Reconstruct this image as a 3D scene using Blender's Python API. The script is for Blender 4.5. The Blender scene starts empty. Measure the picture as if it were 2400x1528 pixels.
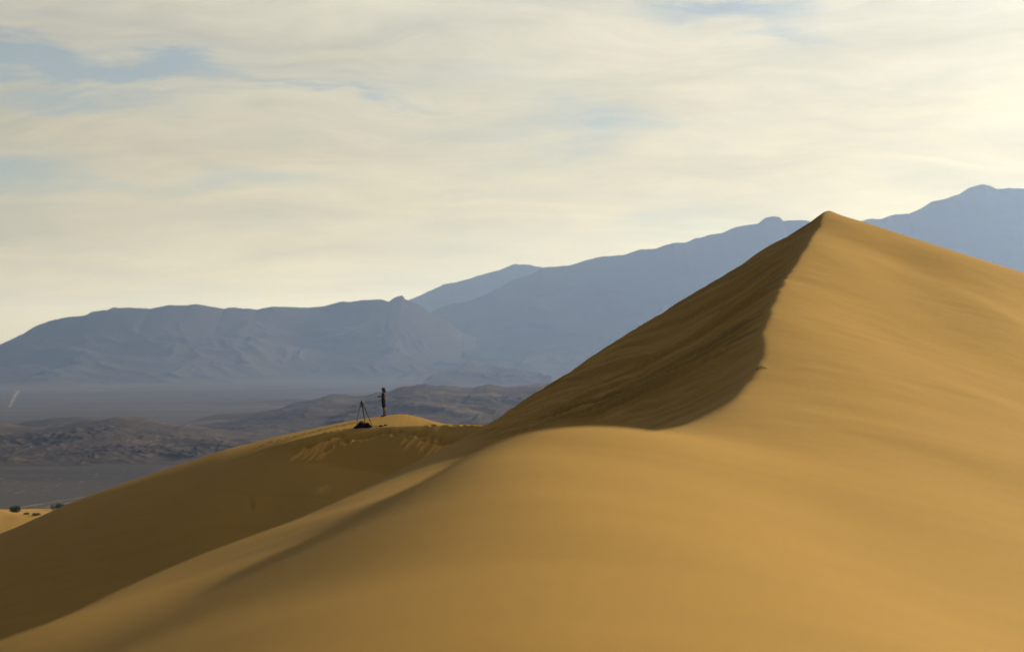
import bpy, bmesh, math, random
import numpy as np
from mathutils import Vector, Matrix

random.seed(7)
sc = bpy.context.scene
COL = sc.collection
R = math.radians

# ------------------------------------------------------------------ camera
LENS = 100.0
FPX = 2400 * LENS / 36.0            # focal length in photo pixels
PITCH = math.atan((865 - 764) / FPX)  # horizon lies a little under the middle
cam_d = bpy.data.cameras.new('camera')
cam = bpy.data.objects.new('camera', cam_d)
COL.objects.link(cam)
cam_d.lens = LENS
cam_d.sensor_width = 36.0
cam_d.sensor_fit = 'HORIZONTAL'
cam_d.clip_start = 0.2
cam_d.clip_end = 90000
cam.location = (0, 0, 0)
cam.rotation_euler = (math.pi / 2 + PITCH, 0, 0)
cam_d.dof.use_dof = True
cam_d.dof.focus_distance = 115.0
cam_d.dof.aperture_fstop = 2.0
sc.camera = cam

# ------------------------------------------------------------------ light
SUN_AZ, SUN_EL = 39.0, 16.6         # degrees to the right of the view axis, above the horizon
SUN = Vector((math.cos(R(SUN_EL)) * math.sin(R(SUN_AZ)), math.cos(R(SUN_EL)) * math.cos(R(SUN_AZ)), math.sin(R(SUN_EL))))
sun_d = bpy.data.lights.new('sun', 'SUN')
sun_d.energy = 4.75
sun_d.angle = R(0.53)
sun_d.color = (1.0, 0.83, 0.49)
sun = bpy.data.objects.new('sun', sun_d)
COL.objects.link(sun)
sun.rotation_euler = (-SUN).to_track_quat('-Z', 'Y').to_euler()

sc.view_settings.view_transform = 'Standard'
sc.view_settings.look = 'None'
sc.view_settings.exposure = 0.80
sc.view_settings.gamma = 1.0
sc.view_settings.use_curve_mapping = False
sc.render.engine = 'CYCLES'
sc.cycles.use_denoising = True
sc.cycles.max_bounces = 6
sc.cycles.diffuse_bounces = 3
sc.cycles.volume_bounces = 1
sc.cycles.sample_clamp_indirect = 4.0


class NT:
    """small helper to wire nodes"""
    def __init__(self, tree):
        self.t = tree
        tree.nodes.clear()

    def n(self, typ, **kw):
        nd = self.t.nodes.new(typ)
        for k, v in kw.items():
            setattr(nd, k, v)
        return nd

    def set(self, sock, v):
        if hasattr(v, 'node'):
            self.t.links.new(v, sock)
        else:
            sock.default_value = v

    def math(self, op, a, b=None, c=None, clamp=False):
        nd = self.n('ShaderNodeMath', operation=op)
        nd.use_clamp = clamp
        self.set(nd.inputs[0], a)
        if b is not None:
            self.set(nd.inputs[1], b)
        if c is not None:
            self.set(nd.inputs[2], c)
        return nd.outputs[0]

    def vmath(self, op, a, b=None, scale=None):
        nd = self.n('ShaderNodeVectorMath', operation=op)
        self.set(nd.inputs[0], a)
        if b is not None:
            self.set(nd.inputs[1], b)
        if scale is not None:
            self.set(nd.inputs['Scale'], scale)
        return nd.outputs['Value'] if op in ('DOT_PRODUCT', 'LENGTH') else nd.outputs[0]

    def noise(self, vec, scale, detail=4, rough=0.55, dist=0.0, w=None):
        nd = self.n('ShaderNodeTexNoise')
        if w is not None:
            nd.noise_dimensions = '4D'
            self.set(nd.inputs['W'], w)
        self.set(nd.inputs['Vector'], vec)
        nd.inputs['Scale'].default_value = scale
        nd.inputs['Detail'].default_value = detail
        nd.inputs['Roughness'].default_value = rough
        nd.inputs['Distortion'].default_value = dist
        return nd.outputs['Fac']

    def ramp(self, fac, stops, interp='LINEAR'):
        nd = self.n('ShaderNodeValToRGB')
        self.set(nd.inputs[0], fac)
        el = nd.color_ramp.elements
        while len(el) < len(stops):
            el.new(0.5)
        for e, (p, c) in zip(el, stops):
            e.position = p
            e.color = (c, c, c, 1) if isinstance(c, (int, float)) else tuple(c) + (1,)
        nd.color_ramp.interpolation = interp
        return nd.outputs[0]

    def mix(self, fac, a, b, blend='MIX'):
        nd = self.n('ShaderNodeMix', data_type='RGBA', blend_type=blend)
        self.set(nd.inputs[0], fac)
        for s, v in ((nd.inputs[6], a), (nd.inputs[7], b)):
            if isinstance(v, tuple):
                v = v + (1,) if len(v) == 3 else v
            self.set(s, v)
        return nd.outputs[2]

    def maprange(self, v, a, b, c=0.0, d=1.0, smooth=False):
        nd = self.n('ShaderNodeMapRange')
        if smooth:
            nd.interpolation_type = 'SMOOTHSTEP'
        self.set(nd.inputs[0], v)
        for i, x in enumerate((a, b, c, d)):
            self.set(nd.inputs[i + 1], x)
        return nd.outputs[0]

    def mapping(self, vec, loc=(0, 0, 0), rot=(0, 0, 0), scale=(1, 1, 1)):
        nd = self.n('ShaderNodeMapping')
        self.set(nd.inputs[0], vec)
        nd.inputs[1].default_value = loc
        nd.inputs[2].default_value = rot
        nd.inputs[3].default_value = scale
        return nd.outputs[0]


# ------------------------------------------------------------------ sky: clear Nishita air under a veil of high cirrus
world = bpy.data.worlds.new('World')
sc.world = world
world.use_nodes = True
w = NT(world.node_tree)
tc = w.n('ShaderNodeTexCoord').outputs['Generated']
sky = w.n('ShaderNodeTexSky', sky_type='NISHITA')
sky.sun_disc = False
sky.sun_elevation = R(SUN_EL)
sky.sun_rotation = R(SUN_AZ)
sky.altitude = 0
sky.air_density = 1.0
sky.dust_density = 0.6
sky.ozone_density = 2.5
sep = w.n('ShaderNodeSeparateXYZ')
w.set(sep.inputs[0], tc)
zz = w.math('ADD', w.math('MAXIMUM', sep.outputs[2], 0.0), 0.2)
px = w.math('DIVIDE', sep.outputs[0], zz)
py = w.math('DIVIDE', sep.outputs[1], zz)
cmb = w.n('ShaderNodeCombineXYZ')
w.set(cmb.inputs[0], px)
w.set(cmb.inputs[1], py)
P = cmb.outputs[0]                  # position on the cloud sheet
# wind-drawn veil: big soft sheets, finer fibres across them
warp = w.noise(P, 1.6, 3, 0.5)
Pw = w.vmath('ADD', P, w.vmath('SCALE', w.n('ShaderNodeCombineXYZ').outputs[0], scale=1.0))
cw = w.n('ShaderNodeCombineXYZ')
w.set(cw.inputs[0], w.math('MULTIPLY', w.math('SUBTRACT', warp, 0.5), 0.35))
w.set(cw.inputs[1], w.math('MULTIPLY', w.math('SUBTRACT', w.noise(P, 2.3, 3, 0.5, w=3.0), 0.5), 0.45))
Pw = w.vmath('ADD', P, cw.outputs[0])
sheet = w.noise(w.mapping(Pw, loc=(0.35, 0.2, 0), rot=(0, 0, R(-12)), scale=(1.0, 1.0, 1)), 2.4, 6, 0.52, w=1.7)
fibre = w.noise(w.mapping(Pw, loc=(4.1, 0, 0), rot=(0, 0, R(-10)), scale=(0.7, 1.7, 1)), 5.2, 10, 0.64, 0.12, w=5.0)
cov = w.math('ADD', w.math('MULTIPLY', sheet, 0.5), w.math('MULTIPLY', fibre, 0.5))


def sky_dir(u, v):
    d = Vector(((u - 1200) / FPX, math.cos(PITCH) + math.sin(PITCH) * (v - 764) / FPX,
                math.sin(PITCH) - math.cos(PITCH) * (v - 764) / FPX)).normalized()
    return d


def sheet_pt(u, v):
    d = sky_dir(u, v)
    return d.x / (max(d.z, 0) + 0.2), d.y / (max(d.z, 0) + 0.2)


# clear gaps and thicker sheets of this evening's cirrus, as long lenses on the cloud sheet
def lens(u0, v0, u1, v1, width_px, amount):
    global cov
    ax, ay = sheet_pt(u0, v0)
    bx, by = sheet_pt(u1, v1)
    cx, cy = (ax + bx) / 2, (ay + by) / 2
    half = math.hypot(bx - ax, by - ay) / 2
    ang = math.atan2(by - ay, bx - ax)
    c1 = sheet_pt((u0 + u1) / 2, (v0 + v1) / 2 - width_px / 2)
    c2 = sheet_pt((u0 + u1) / 2, (v0 + v1) / 2 + width_px / 2)
    wd = abs(c2[1] - c1[1]) / 2 * abs(math.cos(ang)) + 1e-3
    nd = w.n('ShaderNodeMapping', vector_type='TEXTURE')
    w.set(nd.inputs[0], Pl)
    nd.inputs[1].default_value = (cx, cy, 0)
    nd.inputs[2].default_value = (0, 0, ang)
    nd.inputs[3].default_value = (half, wd, 1)
    r = w.vmath('LENGTH', nd.outputs[0])
    g = w.maprange(r, 0.0, 1.6, 1.0, 0.0, True)
    cov = w.math('ADD', cov, w.math('MULTIPLY', g, amount * 0.95))


cw2 = w.n('ShaderNodeCombineXYZ')
w.set(cw2.inputs[0], w.math('MULTIPLY', w.math('SUBTRACT', warp, 0.5), 0.25))
w.set(cw2.inputs[1], w.math('MULTIPLY', w.math('SUBTRACT', w.noise(P, 5.0, 5, 0.6, w=9.0), 0.5), 0.55))
Pl = w.vmath('ADD', P, cw2.outputs[0])
lens(-200, 95, 260, 115, 95, -0.30)
lens(120, 120, 520, 185, 70, -0.30)
lens(-150, 158, 120, 165, 40, -0.2)
lens(-50, 215, 560, 255, 80, -0.15)
lens(-250, 395, 240, 420, 130, -0.26)
lens(250, 425, 760, 440, 60, -0.17)
lens(1480, 15, 1960, 85, 95, -0.22)
lens(1150, 235, 1500, 320, 120, -0.17)
lens(560, 195, 880, 215, 30, -0.12)
lens(-100, 585, 260, 600, 70, -0.08)
lens(600, 510, 1150, 560, 90, -0.10)
lens(1200, 480, 1700, 560, 160, -0.10)
lens(760, 250, 1130, 222, 14, 0.22)
lens(300, 280, 1300, 250, 90, 0.07)
lens(1380, 505, 1500, 515, 55, 0.12)
lens(920, 590, 1010, 595, 40, 0.08)
lens(1500, 130, 2500, 60, 200, 0.08)

veil = w.maprange(cov, 0.26, 0.58, 0.0, 1.0, True)
# a thin sheet: looked through at a low angle it is nearly opaque, overhead the blue shows
slant = w.math('DIVIDE', 0.52, w.math('ADD', w.math('MAXIMUM', sep.outputs[2], 0.0), 0.26))
veil = w.math('SUBTRACT', 1.0, w.math('EXPONENT', w.math('MULTIPLY', w.math('MULTIPLY', veil, slant), -1.0)))
# cirrus ice scatters forward: brightness falls off with the angle from the sun
cosun = w.vmath('DOT_PRODUCT', tc, tuple(SUN))


def hg(g):
    den = w.math('POWER', w.math('SUBTRACT', 1 + g * g, w.math('MULTIPLY', cosun, 2 * g)), 1.5)
    return w.math('DIVIDE', 1 - g * g, den)


phase = w.math('ADD', w.math('MULTIPLY', hg(0.45), 1.34), 1.0)
lowness = w.maprange(sep.outputs[2], 0.0, 0.16, 1.0, 0.0)
tint = w.mix(lowness, (1.08, 1.0, 0.82), (0.92, 0.73, 0.28))
thick = w.maprange(w.noise(w.mapping(Pw, loc=(1.3, 7.0, 0), rot=(0, 0, R(6)), scale=(0.75, 1.5, 1)), 4.4, 10, 0.66, 0.15, w=8.0), 0.3, 0.7, 0.76, 1.18)
cloud_col = w.vmath('SCALE', tint, scale=w.math('MULTIPLY', phase, thick))
air = w.vmath('MULTIPLY', sky.outputs[0], (0.33, 0.32, 0.35))
sky_col = w.mix(w.maprange(veil, 0.0, 0.85, 0.15, 0.97), air, cloud_col)
bg = w.n('ShaderNodeBackground')
w.set(bg.inputs[0], sky_col)
bg.inputs[1].default_value = 0.10
out = w.n('ShaderNodeOutputWorld')
w.t.links.new(bg.outputs[0], out.inputs[0])


# ------------------------------------------------------------------ helpers
def at(u, v, Y):
    """the point at depth Y that the photograph shows at pixel u, v"""
    dy = math.cos(PITCH) + math.sin(PITCH) * (v - 764) / FPX
    dz = math.sin(PITCH) - math.cos(PITCH) * (v - 764) / FPX
    s = Y / dy
    return ((u - 1200) / FPX * s, Y, dz * s)


def elev(v):
    """height per metre of depth at picture row v"""
    return (math.sin(PITCH) - math.cos(PITCH) * (v - 764) / FPX) / (math.cos(PITCH) + math.sin(PITCH) * (v - 764) / FPX)


def hash2(ix, iy, seed):
    h = (ix.astype(np.int64) * 374761393 + iy.astype(np.int64) * 668265263 + seed * 974634777) & 0xffffffff
    h = ((h ^ (h >> 13)) * 1274126177) & 0xffffffff
    h = h ^ (h >> 16)
    return h.astype(np.float64) / 4294967295.0


def vnoise(x, y, seed=0):
    x0, y0 = np.floor(x), np.floor(y)
    fx, fy = x - x0, y - y0
    ix, iy = x0.astype(np.int64), y0.astype(np.int64)

    def g(dx, dy):
        a = hash2(ix + dx, iy + dy, seed) * 2 * math.pi
        return np.cos(a) * (fx - dx) + np.sin(a) * (fy - dy)
    ux = fx * fx * fx * (fx * (fx * 6 - 15) + 10)
    uy = fy * fy * fy * (fy * (fy * 6 - 15) + 10)
    a = g(0, 0) * (1 - ux) + g(1, 0) * ux
    b = g(0, 1) * (1 - ux) + g(1, 1) * ux
    return (a * (1 - uy) + b * uy) * 1.5


def fbm(x, y, octaves=4, seed=0, gain=0.5, lac=2.03):
    s, a, f = 0.0, 1.0, 1.0
    for o in range(octaves):
        s = s + a * vnoise(x * f, y * f, seed + o * 17)
        a *= gain
        f *= lac
    return s


def ridged(x, y, octaves=5, seed=0, gain=0.5, lac=2.07):
    s, a, f, wgt, tot = 0.0, 1.0, 1.0, 1.0, 0.0
    for o in range(octaves):
        n = 1 - np.abs(vnoise(x * f, y * f, seed + o * 31)) * 1.6
        n = np.clip(n, 0, 1) ** 2 * wgt
        s = s + a * n
        tot += a
        wgt = np.clip(n * 1.6, 0, 1)
        a *= gain
        f *= lac
    return s / tot


def sstep(x, a, b):
    t = np.clip((x - a) / (b - a), 0, 1)
    return t * t * (3 - 2 * t)


def pchip(xs, ys, x):
    """monotone cubic through points"""
    xs, ys = np.asarray(xs, float), np.asarray(ys, float)
    h = np.diff(xs)
    d = np.diff(ys) / h
    m = np.zeros(len(xs))
    for i in range(1, len(xs) - 1):
        if d[i - 1] * d[i] > 0:
            w1, w2 = 2 * h[i] + h[i - 1], h[i] + 2 * h[i - 1]
            m[i] = (w1 + w2) / (w1 / d[i - 1] + w2 / d[i])
    m[0], m[-1] = d[0], d[-1]
    x = np.asarray(x, float)
    i = np.clip(np.searchsorted(xs, x) - 1, 0, len(xs) - 2)
    t = (x - xs[i]) / h[i]
    y = ((2 * t**3 - 3 * t**2 + 1) * ys[i] + (t**3 - 2 * t**2 + t) * h[i] * m[i]
         + (-2 * t**3 + 3 * t**2) * ys[i + 1] + (t**3 - t**2) * h[i] * m[i + 1])
    y = np.where(x < xs[0], ys[0] + m[0] * (x - xs[0]), y)
    return np.where(x > xs[-1], ys[-1] + m[-1] * (x - xs[-1]), y)


class TPS:
    """thin plate surface through scattered points"""
    def __init__(self, pts, ys=3.0, smooth=1e-4):
        p = np.array(pts, float)
        self.ys = ys
        X = np.c_[p[:, 0], p[:, 1] / ys]
        n = len(X)
        self.X = X
        d2 = ((X[:, None] - X[None]) ** 2).sum(-1)
        K = 0.5 * d2 * np.log(d2 + 1e-9) + smooth * np.eye(n)
        Pm = np.c_[np.ones(n), X]
        A = np.zeros((n + 3, n + 3))
        A[:n, :n], A[:n, n:], A[n:, :n] = K, Pm, Pm.T
        self.c = np.linalg.solve(A, np.r_[p[:, 2], 0, 0, 0])

    def __call__(self, x, y):
        x, y = np.asarray(x, float), np.asarray(y, float) / self.ys
        z = self.c[-3] + self.c[-2] * x + self.c[-1] * y
        for (a, b), c in zip(self.X, self.c):
            d2 = (x - a) ** 2 + (y - b) ** 2
            z = z + c * 0.5 * d2 * np.log(d2 + 1e-9)
        return z


def grid_mesh(name, X, Y, Z, mat, kind='structure', label=None, attrs=None):
    """a height field as one mesh; X, Y, Z are arrays [rows, cols]"""
    ny, nx = Z.shape
    me = bpy.data.meshes.new(name)
    co = np.stack([X, Y, Z], -1).reshape(-1, 3).astype(np.float32)
    i = (np.arange(ny - 1)[:, None] * nx + np.arange(nx - 1)[None]).reshape(-1)
    f = np.stack([i, i + 1, i + nx + 1, i + nx], -1).astype(np.int32)
    me.vertices.add(len(co))
    me.vertices.foreach_set('co', co.reshape(-1))
    me.loops.add(f.size)
    me.loops.foreach_set('vertex_index', f.reshape(-1))
    me.polygons.add(len(f))
    me.polygons.foreach_set('loop_start', np.arange(0, f.size, 4, dtype=np.int32))
    me.polygons.foreach_set('loop_total', np.full(len(f), 4, np.int32))
    me.polygons.foreach_set('use_smooth', np.ones(len(f), bool))
    me.update()
    me.validate()
    for k, v in (attrs or {}).items():
        at_ = me.attributes.new(k, 'FLOAT', 'POINT')
        at_.data.foreach_set('value', v.reshape(-1).astype(np.float32))
    me.materials.append(mat)
    o = bpy.data.objects.new(name, me)
    COL.objects.link(o)
    if kind:
        o['kind'] = kind
    if label:
        o['label'] = label
    return o


def tag(o, label, cat, group=None):
    o['label'] = label
    o['category'] = cat
    if group:
        o['group'] = group
    return o


def new_mat(name):
    m = bpy.data.materials.new(name)
    m.use_nodes = True
    return m, NT(m.node_tree)


def finish(nt, color, rough=0.9, spec=0.2, bump=None, bump_strength=0.3, bump_dist=0.02):
    b = nt.n('ShaderNodeBsdfPrincipled')
    if isinstance(color, tuple):
        color = color + (1,)
    nt.set(b.inputs['Base Color'], color)
    nt.set(b.inputs['Roughness'], rough)
    b.inputs['Specular IOR Level'].default_value = spec
    if bump is not None:
        bp = nt.n('ShaderNodeBump')
        bp.inputs['Strength'].default_value = bump_strength
        bp.inputs['Distance'].default_value = bump_dist
        nt.set(bp.inputs['Height'], bump)
        nt.t.links.new(bp.outputs[0], b.inputs['Normal'])
    o = nt.n('ShaderNodeOutputMaterial')
    nt.t.links.new(b.outputs[0], o.inputs[0])
    return b


def simple_mat(name, color, rough=0.6, spec=0.3, var=0.15, scale=30.0):
    m, nt = new_mat(name)
    p = nt.n('ShaderNodeTexCoord').outputs['Object']
    f = nt.noise(p, scale, 4, 0.6)
    dark = tuple(c * (1 - var) for c in color)
    lite = tuple(min(1, c * (1 + var)) for c in color)
    finish(nt, nt.mix(f, dark, lite), rough, spec, f, 0.2, 0.004)
    return m


# ------------------------------------------------------------------ materials of the setting
def sand_material(name, a, b, ripple=0.35, grain=1.0):
    m, nt = new_mat(name)
    p = nt.n('ShaderNodeTexCoord').outputs['Object']
    big = nt.noise(p, 0.12, 3, 0.5)
    streak = nt.noise(nt.mapping(p, rot=(0, 0, R(24)), scale=(0.35, 2.0, 1.0)), 0.8, 5, 0.6, 0.6)
    fine = nt.noise(p, 9.0, 3, 0.7)
    grit = nt.noise(p, 55.0, 2, 0.8)
    f = nt.math('ADD', nt.math('MULTIPLY', big, 0.35), nt.math('MULTIPLY', streak, 0.5))
    f = nt.math('ADD', f, nt.math('MULTIPLY', fine, 0.15))
    f = nt.math('ADD', f, nt.math('MULTIPLY', grit, 0.4 * grain))
    f = nt.maprange(f, 0.48, 0.92)
    col = nt.mix(f, a, b)
    grit2 = nt.noise(p, 26.0, 3, 0.85)
    col = nt.vmath('SCALE', col, scale=nt.maprange(nt.math('ADD', grit, nt.math('MULTIPLY', grit2, 0.8)), 0.62, 1.18, 0.80, 1.20))
    at_ = nt.n('ShaderNodeAttribute', attribute_name='loose_lit')
    col = nt.mix(nt.math('MULTIPLY', at_.outputs['Fac'], 0.8), col, tuple(min(1, c * 1.45) for c in b))  # paler slid sand, with the light its relief catches painted in
    ac_ = nt.n('ShaderNodeAttribute', attribute_name='coarse_shade')
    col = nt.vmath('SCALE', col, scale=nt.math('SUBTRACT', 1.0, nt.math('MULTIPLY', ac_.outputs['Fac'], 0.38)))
    hgt = nt.math('ADD', nt.math('MULTIPLY', streak, ripple), nt.math('MULTIPLY', fine, 0.12))
    hgt = nt.math('ADD', hgt, nt.math('MULTIPLY', grit, 0.05 * grain))
    finish(nt, col, 0.9, 0.03, hgt, 0.5, 0.06)
    return m


MAT_SAND = sand_material('dune_sand', (0.285, 0.172, 0.044), (0.375, 0.226, 0.058))


def rock_material(name, a, b, pale, scale, pale_amt, bump_d):
    m, nt = new_mat(name)
    p = nt.n('ShaderNodeTexCoord').outputs['Object']
    ps = nt.mapping(p, scale=(1, 0.45, 2.2))
    n1 = nt.noise(ps, scale, 8, 0.62, 0.5)
    n2 = nt.noise(ps, scale * 0.23, 5, 0.55, 0.8)
    n3 = nt.noise(ps, scale * 6, 4, 0.7)
    col = nt.mix(nt.maprange(n2, 0.35, 0.65), a, b)
    col = nt.mix(nt.maprange(n1, 0.35, 0.68), nt.vmath('SCALE', col, scale=0.68), col)
    pf = nt.math('MULTIPLY', nt.maprange(nt.math('ADD', n1, nt.math('MULTIPLY', n2, 0.4)), 0.72, 0.86), pale_amt)
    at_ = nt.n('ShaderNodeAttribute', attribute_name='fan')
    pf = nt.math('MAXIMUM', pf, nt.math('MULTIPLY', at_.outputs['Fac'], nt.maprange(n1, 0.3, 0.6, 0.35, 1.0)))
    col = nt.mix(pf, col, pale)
    finish(nt, col, 0.95, 0.0, nt.math('ADD', n1, nt.math('MULTIPLY', n3, 0.25)), 0.6, bump_d)
    return m


MAT_MOUNT = rock_material('mountain_rock', (0.042, 0.040, 0.040), (0.058, 0.053, 0.05), (0.085, 0.076, 0.07), 0.0016, 0.2, 28.0)
MAT_BAD = rock_material('badland_clay', (0.058, 0.05, 0.046), (0.078, 0.063, 0.054), (0.12, 0.092, 0.07), 0.009, 0.6, 1.5)

m, nt = new_mat('valley_gravel')
p = nt.n('ShaderNodeTexCoord').outputs['Object']
n1 = nt.noise(nt.mapping(p, scale=(1, 0.3, 1)), 0.004, 6, 0.6, 0.4)
sp = nt.noise(nt.mapping(p, scale=(1, 0.10, 1)), 0.16, 3, 0.8)
n2 = nt.noise(nt.mapping(p, rot=(0, 0, R(8)), scale=(0.2, 1.0, 1)), 0.0035, 5, 0.6)
col = nt.mix(nt.maprange(n1, 0.35, 0.65), (0.060, 0.057, 0.060), (0.074, 0.069, 0.070))
col = nt.mix(nt.maprange(n2, 0.5, 0.68), col, (0.048, 0.046, 0.05))
col = nt.mix(nt.math('MULTIPLY', nt.maprange(sp, 0.60, 0.72), 0.8), col, (0.17, 0.155, 0.14))
finish(nt, col, 0.95, 0.0, sp, 0.3, 0.6)
MAT_FLAT = m
MAT_SALT = simple_mat('pale_silt', (0.095, 0.088, 0.08), 0.95, 0.1, 0.2, 0.05)


# ------------------------------------------------------------------ valley floor
def valley_z(X, Y):
    return -88.0 + 0.017 * np.clip(X, -3000, 3000) * sstep(Y, 4500, 10000) + 52.0 * sstep(Y, 4500, 10500) + 0.6 * fbm(X / 300, Y / 300, 3, 5) + (Y > 9000) * 0


yy = np.concatenate([np.linspace(-3000, 300, 10), np.geomspace(330, 42000, 260)])
xx = np.concatenate([-np.geomspace(40000, 2600, 14), np.linspace(-2500, 2500, 140), np.geomspace(2600, 40000, 14)])
X, Y = np.meshgrid(xx, yy)
grid_mesh('valley_floor', X, Y, valley_z(X, Y), MAT_FLAT, label='dark gravel floor of the wide desert valley')


# ------------------------------------------------------------------ ranges of hills and mountains
def make_range(name, sky_pts, Yr, Yt, Yb, zt, mat, seed, nx=420, ny=150, amp=0.22, sx=700.0, power=1.35,
               meander=0.05, rough=0.011, fan=0.0, label=None, low=0.35):
    us = np.array([p[0] for p in sky_pts], float)
    es = np.array([elev(p[1]) for p in sky_pts])
    x0, x1 = (us[0] - 1200) / FPX * Yr, (us[-1] - 1200) / FPX * Yr
    xs = np.linspace(x0, x1, nx)
    t1 = np.linspace(0, 1, ny)
    t2 = np.linspace(1, 2, ny // 5)[1:]
    t = np.r_[t1, t2][:, None]
    T = np.repeat(t, nx, 1)
    yr = Yr + meander * Yr * fbm(xs / (sx * 3), xs * 0 + seed, 3, seed)
    yt = Yt + meander * Yt * 1.2 * fbm(xs / (sx * 4), xs * 0 + seed + 9.3, 3, seed + 3)
    Yg = np.where(T <= 1, yt + (yr - yt) * T, yr + (Yb - Yr) * (T - 1))
    Xg = np.repeat(xs[None], len(t), 0)
    uu = 1200 + FPX * xs / yr
    e = np.interp(uu, us, es)
    e = e + rough * 0.03 * fbm(xs / (sx * 0.16), xs * 0 + seed, 4, seed + 5, 0.6)
    zr = e * yr
    ker = np.exp(-np.linspace(-2.2, 2.2, 61) ** 2)
    ksm = np.interp(np.linspace(0, nx - 1, nx), np.arange(nx), np.convolve(np.pad(zr, 30, mode='edge'), ker / ker.sum(), 'valid'))
    ksm = np.minimum(ksm, zr + 4)
    base = zt(Xg, Yg) if callable(zt) else np.full_like(Xg, zt)
    H = ksm[None] - base
    tt = np.clip(T, 0, 1)
    prof = low * tt + (1 - low) * tt ** power
    prof = np.where(T > 1, 1 - (T - 1) ** 1.2, prof)
    knob = (zr - ksm)[None] * np.where(T > 1, np.clip(2 - T, 0, 1), tt ** 14)
    wx = fbm(Xg / (sx * 1.3), Yg / (sx * 1.3), 3, seed + 11) * sx * 0.55
    rg = ridged((Xg + wx) / sx, (Yg + wx * 0.7) / (sx * 2.4), 6, seed + 20, 0.52)
    rg2 = ridged((Xg - wx) / (sx * 0.3), (Yg + wx) / (sx * 0.55), 4, seed + 40, 0.5)
    env = np.clip(tt * 3.0, 0, 1) * (1 - sstep(tt, 0.72, 0.995))
    env = np.where(T > 1, 0, env)
    Z = base + H * prof + knob + np.maximum(H, 0) * env * amp * ((rg - 0.42) + 0.35 * (rg2 - 0.4))
    Z = np.where(T < 0.02, np.minimum(Z, base - 2), Z)
    # spurs stay under the skyline
    lim = np.interp(1200 + FPX * Xg / Yg, us, es) - 0.00008
    Z = np.where(T < 0.97, np.minimum(Z, np.maximum(lim * Yg, base - 5)), Z)
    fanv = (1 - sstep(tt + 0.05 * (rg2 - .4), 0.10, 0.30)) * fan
    return grid_mesh(name, Xg, Yg, Z, mat, label=label, attrs={'fan': fanv})


A = [(-500, 960), (-300, 905), (-150, 868), (0, 808), (40, 790), (80, 765), (130, 748), (190, 740), (215, 730), (250, 728), (265, 722), (305, 719),
     (355, 724), (400, 715), (455, 714), (470, 716), (500, 719), (525, 723), (535, 719), (570, 724), (603, 726), (635, 717), (705, 722),
     (750, 718), (800, 709), (875, 701), (898, 703), (910, 708), (926, 698), (944, 692), (947, 699), (957, 704), (962, 705), (985, 716), (1013, 737),
     (1050, 752), (1080, 776), (1120, 792), (1150, 820), (1200, 836), (1250, 860), (1330, 880), (1420, 905)]
B = [(800, 790), (900, 735), (960, 702), (1000, 684), (1040, 668), (1100, 654), (1150, 638), (1180, 628), (1205, 619), (1240, 621), (1273, 627), (1330, 640),
     (1450, 650), (1600, 660), (1800, 700)]
C = [(700, 915), (760, 905), (840, 882), (885, 855), (905, 850), (940, 812), (962, 790), (975, 768), (1000, 742), (1015, 727), (1050, 715), (1083, 707), (1130, 694), (1170, 676), (1200, 657), (1240, 646), (1273, 627), (1300, 625), (1335, 623),
     (1380, 608), (1415, 600), (1460, 598), (1500, 586), (1535, 583), (1580, 570), (1605, 569), (1630, 558), (1645, 556), (1690, 545), (1720, 535), (1750, 530), (1778, 524),
     (1792, 511), (1812, 507), (1828, 509), (1836, 518), (1860, 516), (1890, 518), (1960, 528), (2020, 520), (2045, 514), (2065, 514), (2090, 505), (2130, 500),
     (2160, 488), (2185, 473), (2220, 466), (2250, 456), (2272, 439), (2308, 433), (2322, 436), (2338, 443), (2365, 441), (2400, 444), (2480, 430), (2600, 440), (2800, 420), (3000, 470), (3300, 520)]
D = [(1000, 890), (1020, 874), (1050, 865), (1085, 858), (1112, 852), (1130, 856), (1150, 855), (1180, 862), (1230, 868), (1290, 880)]

make_range('mountain_range', B, 16000, 13800, 18500, -40, MAT_MOUNT, 3, amp=0.12, sx=900, power=2.2, label='farthest pale blue mountain slope rising behind the gap')
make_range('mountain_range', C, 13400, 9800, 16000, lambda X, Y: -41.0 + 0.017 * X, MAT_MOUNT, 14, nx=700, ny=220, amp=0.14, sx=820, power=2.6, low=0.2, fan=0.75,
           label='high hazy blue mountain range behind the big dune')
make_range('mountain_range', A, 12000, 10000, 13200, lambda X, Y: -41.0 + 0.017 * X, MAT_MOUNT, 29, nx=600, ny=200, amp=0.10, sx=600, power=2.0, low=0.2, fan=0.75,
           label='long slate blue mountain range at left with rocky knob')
make_range('hills', D, 9300, 8900, 9750, -46, MAT_MOUNT, 41, nx=160, ny=50, amp=0.3, sx=160, label='small dark knolls at the foot of the range')

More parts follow.
